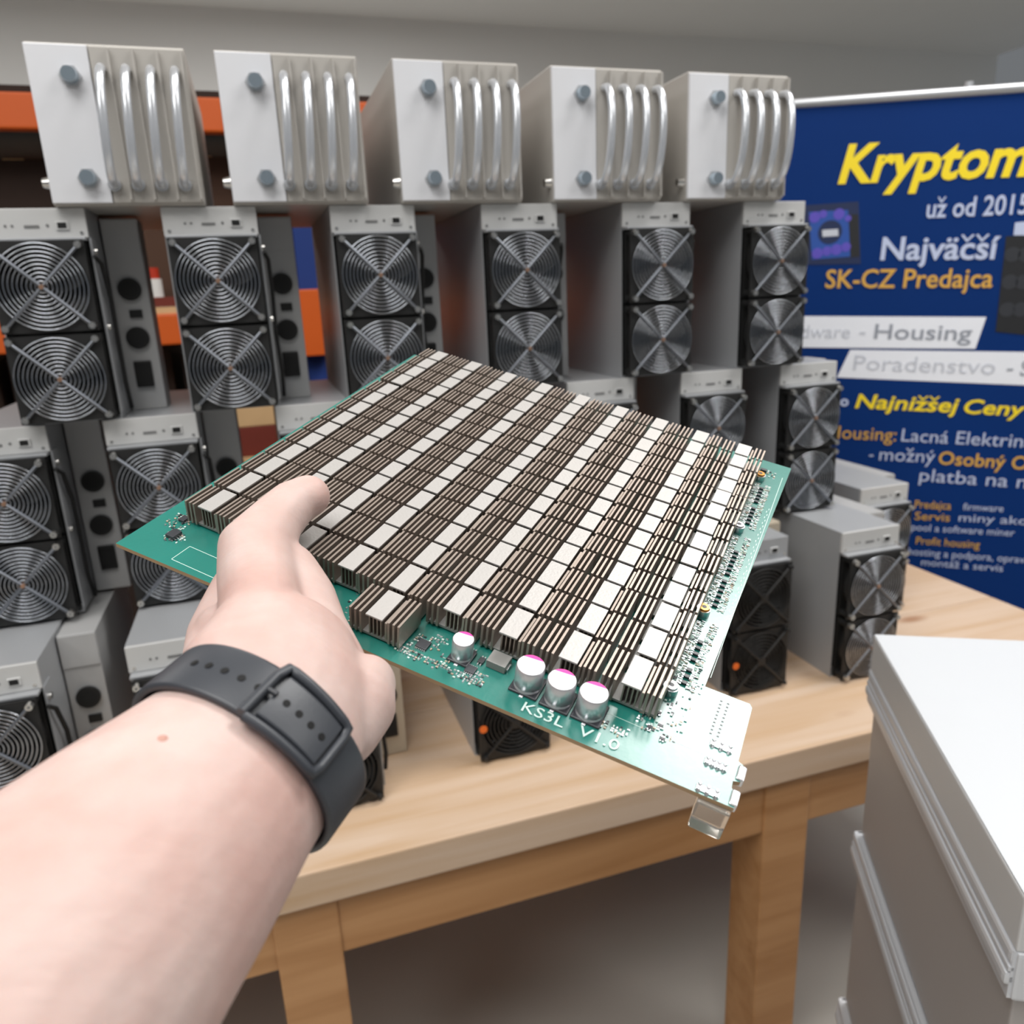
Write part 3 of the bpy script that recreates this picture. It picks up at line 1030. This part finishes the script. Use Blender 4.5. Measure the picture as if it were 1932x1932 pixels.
# ------------------------------------------------------------------ the arm and hand
def blob(b, pts, m, n=20):
    """Tapered tube with rounded ends: pts = (position, width radius, thickness radius, width direction)."""
    P = [Vector(p[0]) for p in pts]
    rings = []
    for i, (p, ra, rb, wd) in enumerate(pts):
        p = Vector(p)
        t = (P[min(i + 1, len(P) - 1)] - P[max(i - 1, 0)]).normalized()
        u = Vector(wd)
        u = (u - t * u.dot(t)).normalized()
        w = t.cross(u)
        def ring(c, q):
            return [c + (u * math.cos(2 * PI * j / n) * ra + w * math.sin(2 * PI * j / n) * rb) * q for j in range(n)]
        rr = (ra + rb) / 2
        if i == 0:
            for a in (80, 60, 40, 20):
                rings.append(ring(p - t * rr * math.sin(math.radians(a)), math.cos(math.radians(a))))
        rings.append(ring(p, 1))
        if i == len(P) - 1:
            for a in (20, 40, 60, 80):
                rings.append(ring(p + t * rr * math.sin(math.radians(a)), math.cos(math.radians(a))))
    b.rings(rings, m, True, True)


SK = M['skin']
CR = dirw((1, 0, 0))                                                # camera's right
CU = dirw((0, -1, 0))
CF = dirw((0, 0, 1))
body = MB()
WD = dirw((.80, .56, -.10))                                          # across the wrist
ELB = seen(-640, 2620, .125)
WR = seen(497, 1385, .252)
axis = (WR - ELB).normalized()
arm = []
for t_, ra, rb in [(0, .045, .042), (.25, .046, .042), (.5, .043, .038), (.7, .039, .033), (.86, .0350, .028), (1.0, .0332, .0245)]:
    arm.append((ELB.lerp(WR, t_), ra, rb, WD))
arm.append((seen(528, 1290, .272), .0345, .0235, WD))
arm.append((seen(535, 1228, .288), .0295, .0205, WD))
blob(body, arm, SK, 28)
# ball of the thumb and the thumb itself
blob(body, [(seen(480, 1235, .283), .0175, .017, WD), (seen(492, 1150, .300), .0155, .0175, WD), (seen(487, 1090, .320), .0165, .0165, WD), (seen(484, 1035, .334), .0166, .0155, WD),
            (seen(519, 985, .350), .0128, .0122, WD), (seen(554, 949, .362), .0114, .0110, WD), (seen(583, 935, .368), .0106, .0096, WD)], SK)
# web between thumb and palm, palm, heel on the little finger side
blob(body, [(seen(534, 1078, .335), .016, .013, WD), (seen(556, 1130, .325), .018, .015, WD), (seen(580, 1195, .312), .0165, .016, WD), (seen(615, 1265, .300), .0165, .016, WD)], SK)
blob(body, [(seen(640, 1372, .272), .015, .014, WD), (seen(670, 1322, .283), .0160, .016, WD), (seen(684, 1300, .292), .0125, .014, WD)], SK)
# index side that dips below the board's edge
blob(body, [(seen(400, 1250, .300), .0115, .010, WD), (seen(402, 1195, .318), .0105, .010, WD), (seen(420, 1150, .328), .0098, .010, WD), (seen(440, 1105, .340), .0092, .010, WD)], SK)
# the four fingers under the board, each bent at its joints
FV = BV
for k, (u0, ln, r) in enumerate([(76, 1.0, .0098), (96, 1.08, .0100), (114, 1.0, .0096), (131, .82, .0086)]):
    root = [seen(420, 1190, .312), seen(500, 1210, .318), seen(580, 1240, .320), seen(640, 1275, .318)][k]
    p1 = onb(u0, -9, -16)
    p2 = onb(u0 + 3, 14 * ln, -25)
    p3 = onb(u0 + 5, 38 * ln, -20)
    p4 = onb(u0 + 6, 56 * ln, -13)
    blob(body, [(root, r * 1.15, r * 1.15, BU), (p1, r * 1.1, r * 1.1, BU), (p2, r, r, BU), (p3, r * .93, r * .9, BU), (p4, r * .85, r * .75, BU)], SK, 14)
person = body.build('person', None)
person['label'] = 'bare left forearm and hand of a person gripping the green board, thumb on top'
person['category'] = 'person'
rm = person.modifiers.new('remesh', 'REMESH')
rm.mode = 'VOXEL'
rm.voxel_size = .0013
rm.use_smooth_shade = True
sm = person.modifiers.new('smooth', 'SMOOTH')
sm.factor = .6
sm.iterations = 12

# ------------------------------------------------------------------ watch strap
strap = thing('watch_strap', 'black silicone watch strap with a row of holes around the wrist', 'watch')
SN = 64
sc_ = WR - axis * .007
saxis = axis
su = (WD - saxis * WD.dot(saxis)).normalized()
sw = saxis.cross(su)


def sp(a, off, along):
    """Point on the strap loop: angle, distance outside the skin, position across the strap."""
    k = 1 + .1 * (along / .01) * 0
    return sc_ + su * math.cos(a) * (.0352 + off) * k + sw * math.sin(a) * (.0272 + off) * k + saxis * along


def band(a0, a1, o0, o1, hw0, hw1, n=40):
    b = MB()
    rings = []
    for i in range(n + 1):
        t_ = i / n
        a = a0 + (a1 - a0) * t_
        hw = hw0 + (hw1 - hw0) * t_
        rings.append([sp(a, o0, -hw), sp(a, o1 * .9 + o0 * .1, -hw), sp(a, o1, -hw * .9), sp(a, o1, hw * .9), sp(a, o1 * .9 + o0 * .1, hw), sp(a, o0, hw)])
    b.rings(rings, M['strap'], True, True)
    return b


STRAPS = (sc_, su, sw)
sgn = 1 if sw.dot(CAMP - sc_) > 0 else -1                            # side of the loop that faces the lens
band(0, 2 * PI, .0002, .0026, .0102, .0102, 72).build('strap', strap)
band(sgn * .98, sgn * 1.56, .0027, .0042, .0078, .0084, 24).build('strap_tail', strap)
for i in range(5):
    a = sgn * (1.70 + i * .165)
    p, q = sp(a, .0019, .0), sp(a, .00275, .0)
    MB().cyl(p, (q - p), .0013, .0009, M['strap_hole'], 12).build('strap_hole', strap)
for i in range(4):
    a = sgn * (1.07 + i * .125)
    p, q = sp(a, .0036, 0), sp(a, .0044, 0)
    MB().cyl(p, (q - p), .0012, .0008, M['strap_hole'], 12).build('strap_hole', strap)
# the loop that frames the tucked-in tail, and the cross bar of the buckle
path = []
for t_ in range(13):
    a = 1.62 - (1.62 - .93) * t_ / 12
    path.append(sp(sgn * a, .0036, -.0110 + .0012 * (t_ / 12)))
for hw in (-.006, 0, .006):
    path.append(sp(sgn * .90, .0034, hw))
for t_ in range(13):
    a = .93 + (1.62 - .93) * t_ / 12
    path.append(sp(sgn * a, .0036, .0098 + .0012 * (t_ / 12)))
for hw in (.006, 0, -.006, -.0110):
    path.append(sp(sgn * 1.645, .0042, hw))
MB().tube(path, .00165, M['strap'], 8).build('buckle', strap)
MB().tube([sp(sgn * 1.62, .0046, 0), sp(sgn * 1.54, .0050, 0)], .0009, M['ic'], 8).build('buckle_pin', strap)

# the small mole on the forearm
bpy.context.view_layer.update()
dg = bpy.context.evaluated_depsgraph_get()
d_ = (seen(307, 1393, 1) - CAMP).normalized()
ev = person.evaluated_get(dg)
ok, loc, nor, idx = ev.ray_cast(CAMP, d_)
if ok:
    mo = MB()
    t1 = nor.orthogonal().normalized()
    t2 = nor.cross(t1)
    mo.rings([[loc + nor * h + (t1 * math.cos(2 * PI * j / 14) + t2 * math.sin(2 * PI * j / 14)) * r for j in range(14)] for h, r in ((-.0004, .0017), (.0001, .0013), (.0003, .0006))], M['mole'], True, True)
    mo.build('mole', person)
